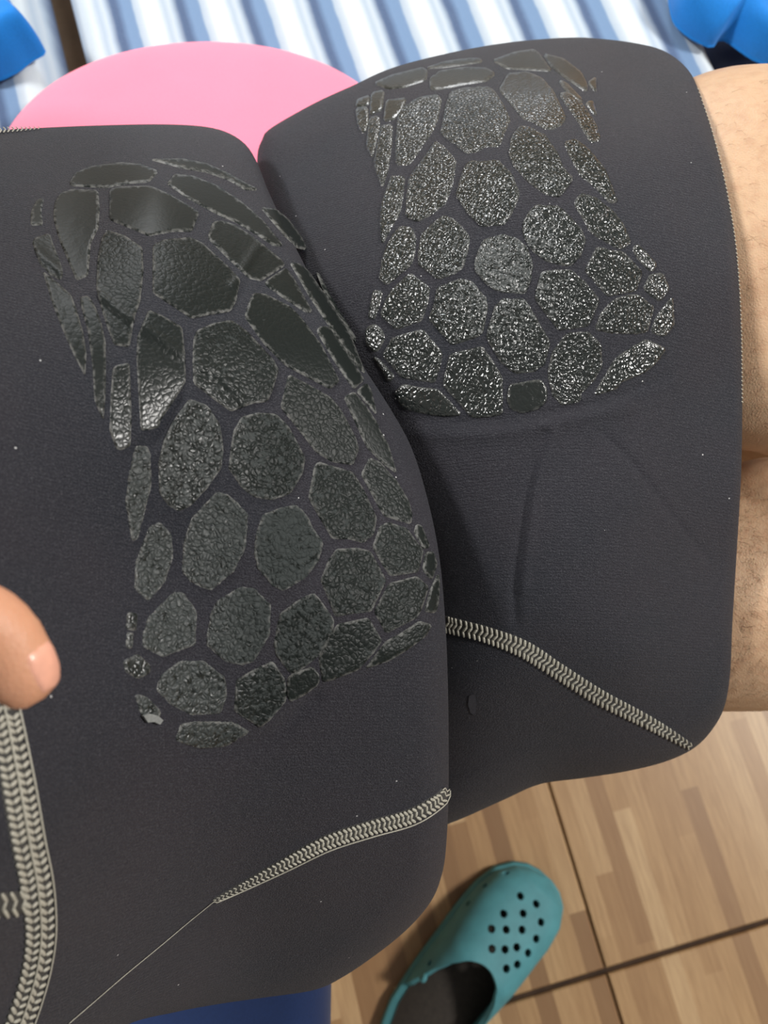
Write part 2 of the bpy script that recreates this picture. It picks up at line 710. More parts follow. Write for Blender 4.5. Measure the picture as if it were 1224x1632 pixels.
o = cloth_patch('blue_pillow', zx([(1085, -20), (1108, 14), (1152, 36), (1172, 24), (1230, 60), (1300, 70), (1420, 0), (1350, -140), (1180, -170), (1090, -90)], zt + 0.03),
                zt + 0.005, 0.03, BLUE, 3.1)
tag(o, 'bright blue folded cloth at the top right beside the striped cushion', 'cloth')
o = cloth_patch('navy_cloth', zx([(1098, 70), (1110, 130), (1200, 150), (1400, 150), (1450, 60), (1400, -20), (1250, -40), (1120, 0)], BEDZ + 0.02),
                BEDZ, 0.02, NAVY, 5.5)
tag(o, 'dark navy cloth tucked beneath the bright blue folded cloth', 'cloth')
o = cloth_patch('blue_cloth', zx([(52, 40), (28, 58), (0, 78), (-50, 90), (-160, 60), (-200, -60), (-90, -110), (-20, -60), (20, 5)], zt + 0.03),
                zt + 0.004, 0.03, BLUE, 8.2, 0.012)
tag(o, 'bright blue cloth with a pointed corner on the left striped cushion', 'cloth')

# ------------------------------------------------------------------ blue stool the wearer sits on
st = empty('stool', (-0.34, 0.0, 0), 'low stool with a navy blue padded seat under the wetsuit', 'stool')
se = on_z(522, 1605, 0.39)
me = rounded_slab(0.60, 0.44, 0.075, 0.03, 60, 60)
so = put('seat', me, mat_cloth('stool_blue', srgb(24, 42, 80), 700, 0.12), (se[0] - 0.30 + 0.34, -0.13, 0.315), 0, st)
for sx in (-0.24, 0.24):
    for sy in (-0.29, 0.03):
        v, f = box_verts(np.array([se[0] - 0.30 + sx, sy, 0]), np.array([1, 0, 0]), np.array([0, 1, 0]), -.02, .02, -.02, .02, 0, 0.335, 0.002)
        mk('leg', v, f, WOOD, st, smooth=False)

# ------------------------------------------------------------------ wetsuit: two leg panels draped over the lap
RIGHT_OUT = [(410, 250), (418, 222), (432, 204), (500, 165), (565, 135), (620, 110), (700, 88), (800, 69), (900, 60), (960, 62),
             (1020, 70), (1060, 82), (1092, 106), (1112, 140), (1138, 220), (1160, 310), (1174, 400), (1181, 510), (1183, 640), (1181, 760),
             (1173, 900), (1167, 1000), (1164, 1070), (1155, 1125), (1135, 1163), (1105, 1193), (1060, 1214), (1000, 1229),
             (930, 1240), (860, 1250), (800, 1276), (720, 1311), (640, 1335), (570, 1250), (530, 1000), (490, 700), (445, 450), (415, 310)]
RIGHT_D = [(600, 200, .43), (850, 80, .475), (1050, 100, .46), (700, 250, .392), (780, 400, .362), (900, 400, .36), (1000, 350, .368), (1080, 400, .374),
           (1170, 600, .393), (800, 800, .375), (1000, 800, .377), (1150, 900, .412), (750, 1100, .405), (1000, 1050, .397),
           (1100, 1170, .44), (720, 1290, .46), (900, 1230, .45), (450, 260, .45), (600, 520, .376), (500, 450, .392), (560, 900, .43),
           (620, 1300, .48), (900, 150, .410), (780, 150, .418), (1050, 200, .402), (650, 640, .374), (740, 640, .369), (900, 620, .366), (1150, 300, .392), (1112, 150, .42), (1172, 430, .384), (1178, 800, .402), (1090, 100, .45)]
RIGHT_R = [(600, 130, .02), (1000, 70, .018), (1180, 300, .005), (1180, 700, .004), (1165, 1050, .006), (1050, 1210, .018), (800, 1270, .022), (500, 800, .02)]
LEFT_OUT = [(-170, 230), (0, 208), (60, 204), (150, 200), (250, 198), (320, 201), (362, 211), (392, 231), (411, 262), (430, 310), (470, 392), (520, 488),
            (575, 578), (620, 648), (655, 712), (680, 790), (699, 880), (709, 980), (714, 1100), (715, 1250), (711, 1350), (703, 1398), (686, 1438), (650, 1480),
            (600, 1521), (545, 1558), (500, 1578), (420, 1590), (350, 1600), (280, 1613), (200, 1634), (100, 1690), (-60, 1720), (-150, 1600), (-150, 1100), (-170, 700)]
LEFT_D = [(400, 300, .395), (300, 215, .42), (100, 215, .40), (0, 300, .335), (100, 400, .322), (350, 500, .325), (250, 300, .358), (550, 550, .352), (470, 420, .365),
          (650, 750, .357), (690, 950, .347), (450, 900, .318), (250, 900, .298), (50, 800, .262), (0, 1000, .238), (-150, 1000, .215), (-150, 1500, .215), (0, 1400, .225),
          (200, 1300, .285), (450, 1200, .325), (650, 1200, .347), (500, 1400, .358), (690, 1390, .38), (400, 1570, .395), (100, 1600, .29), (250, 1560, .345), (-150, 400, .28),
          (200, 600, .297), (450, 700, .325), (330, 1150, .305)]
LEFT_R = [(200, 200, .014), (600, 600, .012), (712, 1000, .012), (650, 1480, .016), (300, 1600, .016), (-150, 900, .012)]
RIGHT_G = [  # (polyline, amplitude (+ = groove), width px)
    ([(868, 690), (846, 760), (830, 850), (820, 930), (822, 990)], .0013, 7), ([(885, 690), (858, 770), (845, 860), (835, 940)], -.0010, 9),
    ([(960, 690), (1010, 740), (1070, 820), (1130, 892)], .0009, 6), ([(660, 668), (760, 672), (860, 660), (960, 640), (1060, 600)], .0008, 8),
    ([(640, 690), (760, 694), (860, 680), (1000, 650)], -.0012, 12), ([(690, 1010), (740, 1015)], .0004, 6)]
LEFT_G = [
    ([(60, 402), (105, 440)], -.0014, 6), ([(150, 462), (190, 496), (245, 532), (292, 566)], -.0008, 6), ([(150, 475), (190, 512), (240, 550), (286, 582)], .0006, 6),
    ([(318, 582), (352, 598), (395, 650)], -.0008, 6), ([(310, 594), (346, 614), (385, 662)], .0006, 6), ([(372, 455), (400, 410), (420, 380)], -.0012, 7),
    ([(215, 720), (255, 690), (285, 640)], .0012, 8), ([(240, 735), (266, 700), (296, 650)], -.0010, 8),
    ([(430, 1150), (520, 1080), (640, 1030)], -.0008, 12), ([(300, 1200), (420, 1180), (500, 1110)], .0012, 14)]


class Panel:
    def __init__(self, out, dep, rad, grooves, center):
        self.out = catmull(out, 420, True)
        self.D = TPS(dep)
        rad = np.asarray(rad, float)
        dd = np.linalg.norm(self.out[:, None] - rad[None, :, :2], axis=2) + 20
        wt = dd ** -2.5
        self.R = (wt * rad[:, 2]).sum(1) / wt.sum(1)
        self.g = [(catmull(p, 14), a, wd) for p, a, wd in grooves]
        self.c = np.array(center, float)

    def depth(self, q, edge=True):
        q = np.asarray(q, float)
        d = self.D(q[:, 0], q[:, 1])
        e, idx = seg_dist(q, self.out)
        R = self.R[idx]
        out_ = ~inside(q, self.out)
        ew = np.where(out_, 0, e * d / FPX)
        d = d + np.where(out_, 3.0 * e * d / FPX, 0)
        t = np.clip(1 - ew / R, 0, 1)
        d = d + R * (1 - np.sqrt(np.maximum(0, 1 - t * t)))
        for p, a, wd in self.g:
            ds, _ = seg_dist(q, p, False)
            d = d + a * np.exp(-(ds / wd) ** 2)
        for k, (sc, am) in enumerate(((130., .0011), (47., .0003))):
            d = d + am * np.sin(q[:, 0] / sc + 1.3 * np.sin(q[:, 1] / (sc * 1.3))) * np.cos(q[:, 1] / (sc * 1.1) + k)
        return d

    def S(self, q, h=0.0):
        """surface points lifted by h along the outward normal"""
        q = np.asarray(q, float)
        p = P(q[:, 0], q[:, 1], self.depth(q))
        e = 1.5
        px = P(q[:, 0] + e, q[:, 1], self.depth(q + [e, 0])) - P(q[:, 0] - e, q[:, 1], self.depth(q - [e, 0]))
        py = P(q[:, 0], q[:, 1] + e, self.depth(q + [0, e])) - P(q[:, 0], q[:, 1] - e, self.depth(q - [0, e]))
        n = np.cross(py, px)
        n /= np.linalg.norm(n, axis=1)[:, None] + 1e-12
        fl_ = ((CAM - p) * n).sum(1) < 0
        n[fl_] *= -1
        return p + n * np.reshape(h, (-1, 1)), n

    def mesh(self, name, parent):
        rings, n = 130, len(self.out)
        q = []
        ss = 1 - (1 - np.linspace(0.004, 1, rings)) ** 1.8
        for s in ss:
            q.append(self.c + (self.out - self.c) * s)
        q = np.concatenate(q)
        v = P(q[:, 0], q[:, 1], self.depth(q))
        # far side: roll under and close
        back = []
        dE = self.D(self.out[:, 0], self.out[:, 1])
        ln = np.linalg.norm(self.out - self.c, axis=1)
        for a in np.linspace(0.2, math.pi / 2, 7):
            inset = self.R * (1 - math.cos(a)) * FPX / dE
            qq = self.c + (self.out - self.c) * (1 - inset / ln)[:, None]
            back.append(P(qq[:, 0], qq[:, 1], self.D(qq[:, 0], qq[:, 1]) * 0.5 + dE * 0.5 + self.R * (1 + math.sin(a))))
        for s in (0.8, 0.5, 0.2, 0.004):
            qq = self.c + (self.out - self.c) * s * 0.93
            back.append(P(qq[:, 0], qq[:, 1], self.D(qq[:, 0], qq[:, 1]) + 2 * self.R.mean()))
        v = np.concatenate([v] + back)
        f = []
        tot = rings + len(back)
        for k in range(tot - 1):
            for i in range(n):
                i2 = (i + 1) % n
                f.append((k * n + i, k * n + i2, (k + 1) * n + i2, (k + 1) * n + i))
        f.append([i for i in range(n)][::-1])
        f.append([(tot - 1) * n + i for i in range(n)])
        o = mk(name, v, f, NEO, parent)
        bm = bmesh.new()
        bm.from_mesh(o.data)
        bmesh.ops.recalc_face_normals(bm, faces=bm.faces)
        bm.to_mesh(o.data)
        bm.free()
        return o


RP = Panel(RIGHT_OUT, RIGHT_D, RIGHT_R, RIGHT_G, (830, 680))
LP = Panel(LEFT_OUT, LEFT_D, LEFT_R, LEFT_G, (290, 900))
suit = empty('wetsuit', P(500, 900, np.array(0.42)), 'dark neoprene wetsuit draped over the lap, its two knees covered in cracked hexagonal grip pads', 'wetsuit')
lpan = LP.mesh('leg_panel', suit)
rpan = RP.mesh('leg_panel', suit)

# crop frames used while measuring the pads: origin and scale
CR = {'A': (0, 220, 2.914), 'B': (300, 230, 2.782), 'C': (160, 680, 3.023), 'D': (420, 680, 3.022), 'F': (0, 0, 1.0),
      'G': (540, 60, 3.825), 'H': (780, 60, 3.825), 'I': (560, 360, 4.371), 'J': (800, 360, 4.08)}
LEFT_PADS = [
    ('A', 0, '325 205 350 165 420 135 560 115 660 125 735 155 710 185 690 205 600 212 490 232 330 222'),
    ('A', 0, '695 100 850 98 960 120 1060 165 1140 210 1205 243 1140 242 1060 195 960 160 850 142'),
    ('A', 0, '280 260 335 240 455 245 462 330 455 420 420 490 408 640 355 662 325 590 275 470 248 370 255 300'),
    ('A', 0, '510 240 560 228 700 225 780 260 925 345 890 435 800 435 690 455 510 380'),
    ('F', 0, '278 278 266 293 299 316 343 340 377 355 420 381 435 392 451 392 419 352 386 323 345 296 307 281'),
    ('B', .1, '90 400 110 345 150 340 210 360 300 420 420 520 428 538 322 606 270 595 170 500 90 420'),
    ('B', .05, '345 605 432 548 470 600 550 745 520 745 420 680 340 622'),
    ('A', 0, '143 405 145 340 170 290 205 278 190 340 200 405'),
    ('A', .1, '150 485 165 465 230 445 245 490 265 540 290 610 285 660 240 640 185 585'),
    ('A', .1, '200 620 260 670 330 730 355 800 385 900 400 1000 395 1105 350 1020 300 910 245 770'),
    ('A', .1, '375 740 410 735 440 780 470 860 490 950 490 1170 480 1310 440 1220 430 1050 410 900 375 770'),
    ('A', .2, '500 430 580 455 660 510 665 620 650 760 625 830 600 970 530 960 500 880 465 770 448 690 455 560 475 460'),
    ('A', .2, '710 500 760 475 880 462 940 490 1060 600 1115 660 1095 760 1070 805 970 820 890 838 710 720'),
    ('A', .2, '690 800 760 830 845 880 858 1000 862 1130 800 1230 745 1310 735 1345 655 1360 645 1200 635 1020 640 920'),
    ('A', .3, '525 1070 545 1055 600 1045 605 1150 610 1300 605 1430 560 1450 540 1440 510 1360 515 1200'),
    ('B', .4, '25 860 40 825 110 795 190 780 260 830 380 960 400 1000 370 1100 350 1140 280 1150 190 1185 100 1120 25 1060 20 960'),
    ('B', .15, '290 660 340 665 450 720 500 770 590 890 670 1050 630 1085 560 1050 430 980 340 890 250 765 270 700'),
    ('B', 0, '320 280 390 290 440 330 500 410 525 465 480 455 430 410 370 340'),
    ('B', 0, '450 525 490 530 530 560 640 720 720 850 785 1020 760 1000 640 830 540 680'),
    ('B', 0, '570 560 640 650 700 740 748 876 690 800 620 690'),
    ('B', 0, '580 810 620 808 680 890 780 1045 735 1086 700 1040 640 950 570 830'),
    ('B', 0, '788 1058 810 1090 835 1200 790 1150 745 1095'),
    ('F', .1, '548 633 564 624 585 650 602 676 606 687 619 710 632 754 615 743 586 715 580 704'),
    ('F', .3, '460 597 493 614 526 633 544 654 566 696 572 716 562 741 529 736 504 721 480 690 447 649'),
    ('F', .6, '372 688 385 665 410 658 440 660 460 680 486 729 483 753 463 786 433 797 405 792 386 778 364 746'),
    ('F', .7, '302 636 330 646 350 676 356 715 353 745 330 778 305 805 285 815 268 805 254 785 253 735 262 700 280 665'),
    ('C', .9, '165 110 180 90 225 95 240 130 245 280 210 420 180 540 150 550 135 440 120 370 140 220'),
    ('C', .9, '240 480 290 460 340 520 350 620 310 750 230 840 165 780 170 660 200 570'),
    ('C', .95, '560 315 620 330 710 420 700 580 640 700 530 790 440 750 395 700 400 560 440 440'),
    ('F', .95, '420 820 445 810 470 805 486 816 499 842 515 865 509 892 486 922 453 941 438 937 410 905 405 880 408 850'),
    ('C', .95, '230 920 350 800 400 800 465 890 455 1050 380 1080 300 1110 205 1060 205 1000'),
    ('C', .95, '530 910 560 840 680 770 740 780 820 860 815 1000 740 1130 680 1150 600 1130 510 1050'),
    ('D', .7, '80 900 160 840 240 800 270 830 340 930 330 1000 270 1100 170 1180 130 1190 60 1100 50 1050'),
    ('C', .9, '290 1200 380 1130 500 1130 600 1210 610 1290 580 1380 440 1390 340 1340 270 1270'),
    ('C', .6, '655 1220 740 1170 830 1130 890 1220 895 1320 820 1410 770 1450 690 1400 645 1370'),
    ('C', .5, '110 1130 180 1095 240 1150 235 1190 180 1215 120 1180'),
    ('C', .8, '165 1290 220 1300 290 1370 280 1420 200 1400'),
    ('C', .9, '390 1430 480 1420 640 1425 720 1470 600 1540 480 1550 360 1510'),
    ('C', .5, '130 895 178 900 170 985 122 975'),
    ('C', .8, '130 992 160 992 150 1070 122 1060'),
    ('D', .5, '245 190 265 170 330 190 430 220 480 300 545 440 530 520 480 560 410 540 330 540 260 420 215 340 235 250'),
    ('D', .3, '510 150 560 170 640 260 700 360 715 420 710 470 660 455 580 430 540 360 470 230'),
    ('D', .45, '560 480 600 460 690 490 770 600 745 700 610 720 570 660 525 580'),
    ('D', .5, '350 590 450 585 515 600 590 740 520 890 430 900 345 915 300 800 275 740 310 650'),
    ('D', .1, '735 470 760 475 800 580 770 590 725 510'),
    ('D', .1, '780 605 815 600 835 660 810 740 765 690'),
    ('D', .45, '605 755 740 720 795 772 758 888 735 922 590 996 532 890'),
    ('D', .1, '840 705 848 760 840 850 828 898 774 890 804 782'),
    ('D', .4, '355 952 505 920 552 1000 570 1030 535 1085 455 1172 330 1220 285 1230 265 1120 300 1040'),
    ('D', .3, '588 1034 660 996 750 936 810 955 780 1010 700 1070 600 1130 490 1166 530 1112'),
    ('D', .3, '115 1210 140 1190 235 1155 270 1200 265 1240 200 1290 130 1325 110 1290'),
]
RIGHT_PADS = [
    ('G', .8, '640 500 655 410 680 335 760 312 900 302 950 330 1000 410 1045 500 1000 600 980 660 900 665 830 700 780 705 620 580'),
    ('G', .6, '360 500 380 440 480 370 600 350 625 380 600 500 570 570 430 775 350 775 350 650'),
    ('G', .5, '260 540 325 530 320 650 300 800 265 915 215 770 240 640'),
    ('G', .4, '190 490 245 480 248 540 225 640 205 735 170 660'),
    ('G', .3, '105 432 175 424 178 520 155 585 120 540'),
    ('G', .1, '290 385 410 370 390 430 335 500 275 510'),
    ('G', .1, '200 340 275 322 262 440 190 475'),
    ('G', .1, '112 380 190 352 180 410 105 422'),
    ('G', .7, '590 635 640 665 715 750 690 900 650 1010 560 1080 480 1120 410 1090 415 970 430 860'),
    ('G', .7, '320 845 400 850 385 1000 365 1080 295 1200 265 1260 255 1150 260 1020'),
    ('G', .8, '760 800 800 755 880 760 970 750 1050 830 1100 950 1060 1060 1010 1140 870 1150 780 1060 715 960 740 880'),
    ('F', .85, '672 374 697 350 710 344 722 350 735 361 748 378 745 401 738 426 725 436 697 445 681 431 668 423 667 405'),
    ('F', .75, '639 361 655 363 662 378 661 401 655 422 633 440 618 454 605 445 610 413 617 392 628 372'),
    ('I', .4, '155 450 215 460 195 540 160 650 120 640'),
    ('I', .4, '100 740 115 705 160 685 205 720 230 770 225 800 185 870 150 875 105 820'),
    ('I', .7, '410 330 545 430 530 530 490 660 400 690 310 720 205 620 240 520 290 440'),
    ('I', .85, '600 430 660 410 760 370 840 390 940 510 945 570 915 740 880 770 790 800 700 830 640 760 540 650 580 540'),
    ('I', .7, '430 740 500 725 550 790 630 880 620 960 580 1090 450 1070 350 1055 220 900 290 780'),
    ('I', .4, '300 1165 360 1105 480 1130 600 1140 660 1200 765 1315 640 1325 480 1300 360 1270'),
    ('I', .65, '690 895 800 870 910 840 980 940 1050 1060 1050 1310 960 1325 840 1335 760 1240 640 1110 660 1010'),
    ('I', .4, '150 910 190 930 300 1050 260 1090 210 1000'),
    ('F', .9, '790 488 800 477 836 477 850 500 864 525 876 545 868 580 850 592 820 595 797 575 777 540 778 525'),
    ('F', .95, '770 383 802 374 822 380 840 395 848 420 846 445 837 467 805 466 790 462 773 451 756 428 758 412'),
    ('H', .9, '140 600 180 545 230 545 340 600 420 720 450 800 510 860 430 970 350 960 240 880 150 780 120 710'),
    ('H', .6, '60 320 115 222 230 212 320 250 390 330 465 490 440 530 380 560 340 555 260 510 200 490 130 400'),
    ('H', .8, '425 345 470 335 560 400 650 530 675 620 620 640 560 540 500 450'),
    ('H', .9, '455 640 520 620 600 680 700 800 780 1000 740 1010 690 960 610 880 560 850 490 720'),
    ('H', .85, '515 1010 560 950 650 980 760 1070 820 1150 860 1250 800 1290 700 1240 620 1190 570 1100'),
    ('F', .9, '832 361 842 340 853 327 890 329 905 343 924 363 933 382 925 407 908 424 885 420 871 416 847 398 836 378'),
    ('J', .85, '540 290 620 135 700 160 790 170 910 300 870 420 830 430 770 440 680 455 620 380'),
    ('J', .5, '850 150 880 120 920 160 1005 250 980 295 950 285 880 210'),
    ('J', .6, '920 410 965 315 1045 310 1085 410 1025 490 980 460'),
    ('J', .7, '1105 460 1120 640 1055 720 970 690 1000 600'),
    ('J', .9, '230 400 260 300 340 290 450 290 540 370 630 480 600 560 560 650 460 665 370 680 270 550 215 470'),
    ('J', .85, '605 670 650 560 730 480 830 450 890 450 985 530 970 600 940 690 880 700 700 695'),
    ('J', .95, '330 820 420 700 560 690 640 770 650 900 600 1000 510 1090 510 1140 390 1165 330 1100 300 950'),
    ('J', .6, '600 1100 650 1010 740 860 880 770 940 740 1065 800 1000 890 930 950 780 1010 740 1060'),
    ('J', .3, '50 1035 250 1000 290 1060 285 1140 230 1190 130 1215 60 1190 35 1130'),
    ('G', .1, '555 250 620 205 760 184 900 188 955 222 900 265 750 288 640 312 560 318'),
    ('G', .1, '530 188 640 150 770 132 850 128 880 148 740 168 620 184'),
    ('G', .1, '215 280 320 232 510 184 540 204 530 260 400 302 300 312'),
    ('H', .1, '20 140 150 92 270 74 300 96 340 150 380 205 240 196 110 190'),
    ('H', .1, '330 100 450 130 560 215 600 300 590 330 470 250 380 180'),
    ('H', .2, '585 395 632 388 655 480 620 450'),
    ('H', .3, '420 260 470 280 570 385 555 398 480 340'),
    ('H', .4, '600 275 648 240 650 335'),
]


def pad_poly(fr, s):
    ox, oy, sc = CR[fr]
    a = np.array(list(map(float, s.split()))).reshape(-1, 2)
    return a / sc + [ox, oy]


def densify(poly, step):
    out = []
    for i in range(len(poly)):
        a, b = poly[i], poly[(i + 1) % len(poly)]
        n = max(1, int(round(np.linalg.norm(b - a) / step)))
        for k in range(n):
            out.append(a + (b - a) * k / n)
    return np.array(out)


def chaikin(poly):
    q = []
    for i in range(len(poly)):
        a, b = poly[i], poly[(i + 1) % len(poly)]
        L = max(np.linalg.norm(b - a), 1e-6)
        c = min(0.22, 2.6 / L)
        q += [a + (b - a) * c, b + (a - b) * c]
    return np.array(q)


def grow(poly, g):
    a = 0.5 * np.sum(poly[:, 0] * np.roll(poly[:, 1], -1) - np.roll(poly[:, 0], -1) * poly[:, 1])
    t = np.roll(poly, -1, 0) - np.roll(poly, 1, 0)
    n = np.c_[t[:, 1], -t[:, 0]] / (np.linalg.norm(t, axis=1)[:, None] + 1e-9)
    return poly + n * (g if a > 0 else -g)


def make_pad(panel, parent, fr, wear, s, idx):
    poly = chaikin(pad_poly(fr, s))
    loop = densify(grow(poly, 1.9 if panel is RP else 1.2), 5.0)
    if wear > 0.45:
        amp = (wear - 0.4) * 2.6
        for q in loop:
            q += amp * np.array([noise.noise(Vector((q[0] * .21, q[1] * .21, 1.0))), noise.noise(Vector((q[0] * .21, q[1] * .21, 9.0)))])
    c = loop.mean(0)
    lo, hi = loop.min(0), loop.max(0)
    step = 3.6
    gx, gy = np.meshgrid(np.arange(lo[0], hi[0], step), np.arange(lo[1], hi[1], step))
    g = np.c_[gx.ravel(), gy.ravel()]
    g = g + RNG.uniform(-.9, .9, g.shape)
    ins = g[inside(g, loop)]
    if len(ins):
        e, _ = seg_dist(ins, loop)
        ins = ins[e > 3.4]
    # inset ring
    nrm = np.roll(loop, -1, 0) - np.roll(loop, 1, 0)
    nrm = np.c_[-nrm[:, 1], nrm[:, 0]] / (np.linalg.norm(nrm, axis=1)[:, None] + 1e-9)
    ring = loop + nrm * 1.7
    if not inside(ring, loop).mean() > 0.5:
        ring = loop - nrm * 1.7
    ok = inside(ring, loop)
    if ok.any():
        er, _ = seg_dist(ring, loop)
        ring = ring[ok & (er > 1.2)]
    else:
        ring = ring[:0]
    allp = np.concatenate([loop, ring, ins]) if len(ins) else np.concatenate([loop, ring])
    nl = len(loop)
    r = delaunay_2d_cdt([Vector(q) for q in allp], [(i, (i + 1) % nl) for i in range(nl)], [], 1, 1e-4)
    v2 = np.array([tuple(q) for q in r[0]])
    tris = [tuple(t) for t in r[2]]
    e, _ = seg_dist(v2, loop)
    H = 0.00055
    h = -0.0003 + (H + 0.0003) * smoothstep(e, 0, 1.6)
    rel = np.array([noise.fractal(Vector((q[0] * .12, q[1] * .12, idx * 3.3)), 1.0, 2.1, 3) for q in v2])
    h = h + rel * (0.00004 + 0.00042 * wear) * smoothstep(e, 0.5, 3)
    # some flaked-off craters on worn pads
    if wear > 0.6:
        cr = np.array([noise.noise(Vector((q[0] * .16 + 40, q[1] * .16, idx * 1.7))) for q in v2])
        h = h - 0.00045 * smoothstep(cr, 0.22, 0.45) * (wear - .4)
    p, _ = panel.S(v2, np.maximum(h, -0.0003))
    wv = np.full(len(v2), wear)
    if panel is RP:
        wv = wv * smoothstep(v2[:, 1], 110, 175)
    fk = np.where(panel is RP, np.interp(np.linalg.norm(v2 - [800, 440], axis=1), [40, 130], [.85, .35]), 1.0) * wv
    if panel is RP:
        gls = np.interp(v2[:, 1], [110, 190], [.35, 1.0])
    else:
        gls = .16 + .46 * smoothstep(v2[:, 1], 500, 700) * (1 - smoothstep(v2[:, 0], 300, 450))
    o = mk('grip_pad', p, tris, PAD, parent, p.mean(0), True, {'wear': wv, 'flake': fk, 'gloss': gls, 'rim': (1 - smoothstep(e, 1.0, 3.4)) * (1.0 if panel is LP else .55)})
    me = o.data
    # triangles must face outward (toward the viewer side)
    nv = np.array(me.polygons[0].normal)
    if nv @ (CAM - p[tris[0][0]]) < 0:
        me.flip_normals()
    return o


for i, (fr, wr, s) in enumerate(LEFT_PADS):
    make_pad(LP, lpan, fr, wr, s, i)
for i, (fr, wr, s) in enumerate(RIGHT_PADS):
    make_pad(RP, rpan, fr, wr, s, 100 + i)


# ------------------------------------------------------------------ seams
def capsule(verts, faces, a, b, r, up, ns=6, flat=0.75):
    a, b = np.asarray(a), np.asarray(b)
    ax = b - a
    L = np.linalg.norm(ax)
    if L < 1e-9:
        return
    ax = ax / L
    sd = np.cross(ax, up)
    sd /= np.linalg.norm(sd) + 1e-12
    u = np.cross(sd, ax)
    base = len(verts)
    prof = [(-0.02, 0.35), (0.12, 0.85), (0.5, 1.0), (0.88, 0.85), (1.02, 0.35)]
    for t, k in prof:
        for i in range(ns):
            an = 2 * math.pi * i / ns
            verts.append(a + ax * L * t + r * k * (math.cos(an) * sd + flat * math.sin(an) * u))
    for j_ in range(len(prof) - 1):
        for i in range(ns):
            faces.append((base + j_ * ns + i, base + j_ * ns + (i + 1) % ns, base + (j_ + 1) * ns + (i + 1) % ns, base + (j_ + 1) * ns + i))
    faces.append([base + i for i in range(ns)][::-1])
    faces.append([base + (len(prof) - 1) * ns + i for i in range(ns)])


def tube(verts, faces, pts, r, ns=6):
    pts = np.asarray(pts)
    n = len(pts)
    r = np.full(n, r) if np.isscalar(r) else np.asarray(r)
    base = len(verts)
    for i in range(n):
        t = pts[min(i + 1, n - 1)] - pts[max(i - 1, 0)]
        t = t / (np.linalg.norm(t) + 1e-12)
        ref = np.array([0.1, 0.2, 1.0]) if abs(t[2]) < 0.9 else np.array([1.0, 0, 0])
        s = np.cross(t, ref)
        s /= np.linalg.norm(s)
        u = np.cross(s, t)
        for k in range(ns):
            a = 2 * math.pi * k / ns
            verts.append(pts[i] + r[i] * (math.cos(a) * s + math.sin(a) * u))
    for i in range(n - 1):
        for k in range(ns):
            faces.append((base + i * ns + k, base + i * ns + (k + 1) % ns, base + (i + 1) * ns + (k + 1) % ns, base + (i + 1) * ns + k))
    faces.append([base + k for k in range(ns)][::-1])
    faces.append([base + (n - 1) * ns + k for k in range(ns)])


def seam(panel, parent, path, cols, period, edge_line=0, lean=0.55, rad=0.31, tape=True):
    """flatlock seam: path rows (px,py,width_px); cols columns of slanted stitches"""
    path = np.asarray(path, float)
    n = int(np.linalg.norm(np.diff(path[:, :2], axis=0), axis=1).sum() / period)
    c = catmull(path, n)
    tg = np.gradient(c[:, :2], axis=0)
    tg /= np.linalg.norm(tg, axis=1)[:, None]
    nr = np.c_[-tg[:, 1], tg[:, 0]]
    wd = c[:, 2]
    if tape:
        rows = []
        for o_, hh in ((-.55, -.0004), (-.44, .0004), (-.2, .0007), (.2, .0007), (.44, .0004), (.55, -.0004)):
            rows.append(panel.S(c[:, :2] + nr * (wd * o_)[:, None], hh)[0])
        v = np.concatenate(rows)
        f = []
        for k in range(5):
            for i in range(n - 1):
                f.append((k * n + i, k * n + i + 1, (k + 1) * n + i + 1, (k + 1) * n + i))
        mk('seam_tape', v, f, THREADDARK, parent, v.mean(0))
    verts, faces = [], []
    cw = wd / cols
    for k in range(cols):
        off = (-0.5 + (k + .5) / cols) * wd
        sg = 1 if k % 2 == 0 else -1
        jit = RNG.uniform(-.08, .08, n)
        a2 = c[:, :2] + nr * (off - sg * cw * lean)[:, None] - tg * (period * (.30 + jit))[:, None]
        b2 = c[:, :2] + nr * (off + sg * cw * lean)[:, None] + tg * (period * (.30 - jit))[:, None]
        m2 = (a2 + b2) / 2
        A, na = panel.S(a2, .0007)
        B, _ = panel.S(b2, .0007)
        for i in range(n):
            dpt = np.dot(A[i] - CAM, FW)
            capsule(verts, faces, A[i], B[i], min(rad * period, 0.36 * cw[i]) * dpt / FPX, na[i])
    if edge_line:
        e2 = c[:, :2] + nr * (wd * .62 * edge_line)[:, None]
        E, _ = panel.S(e2, .0006)
        tube(verts, faces, E, 1.3 * .34 / FPX)
        if edge_line == -.9:
            tube(verts, faces, panel.S(c[:, :2], .0013)[0], 1.9 * .24 / FPX)
    o = mk('seam_stitching', verts, faces, THREAD, parent, np.mean(verts, axis=0))
    o['kind'] = 'stuff'
    return o


seam(LP, lpan, [(-4, 1110, 46), (5, 1143, 47), (25, 1249, 50), (41, 1341, 50), (55, 1410, 50), (62, 1479, 46), (57, 1535, 43), (43, 1590, 42), (22, 1650, 42)], 4, 12.5, -.9, lean=.42, rad=.36)
seam(LP, lpan, [(-40, 1446, 38), (0, 1442, 38), (36, 1438, 37)], 3, 11)
seam(LP, lpan, [(709, 1258, 11), (701, 1272, 19), (657, 1299, 23), (589, 1319, 23), (520, 1342, 22), (452, 1377, 18), (383, 1413, 11), (342, 1434, 6)], 3, 7.6, -1, lean=.45, rad=.36)
seam(RP, rpan, [(700, 990, 24), (713, 995, 25), (775, 1011, 25), (835, 1034, 27), (890, 1069, 25), (955, 1110, 24), (1019, 1143, 21), (1061, 1166, 17), (1098, 1188, 11)], 3, 7.5)
seam(LP, lpan, [(-20, 211, 9), (10, 209, 8), (38, 207.5, 6), (62, 206, 4)], 2, 6, tape=False)
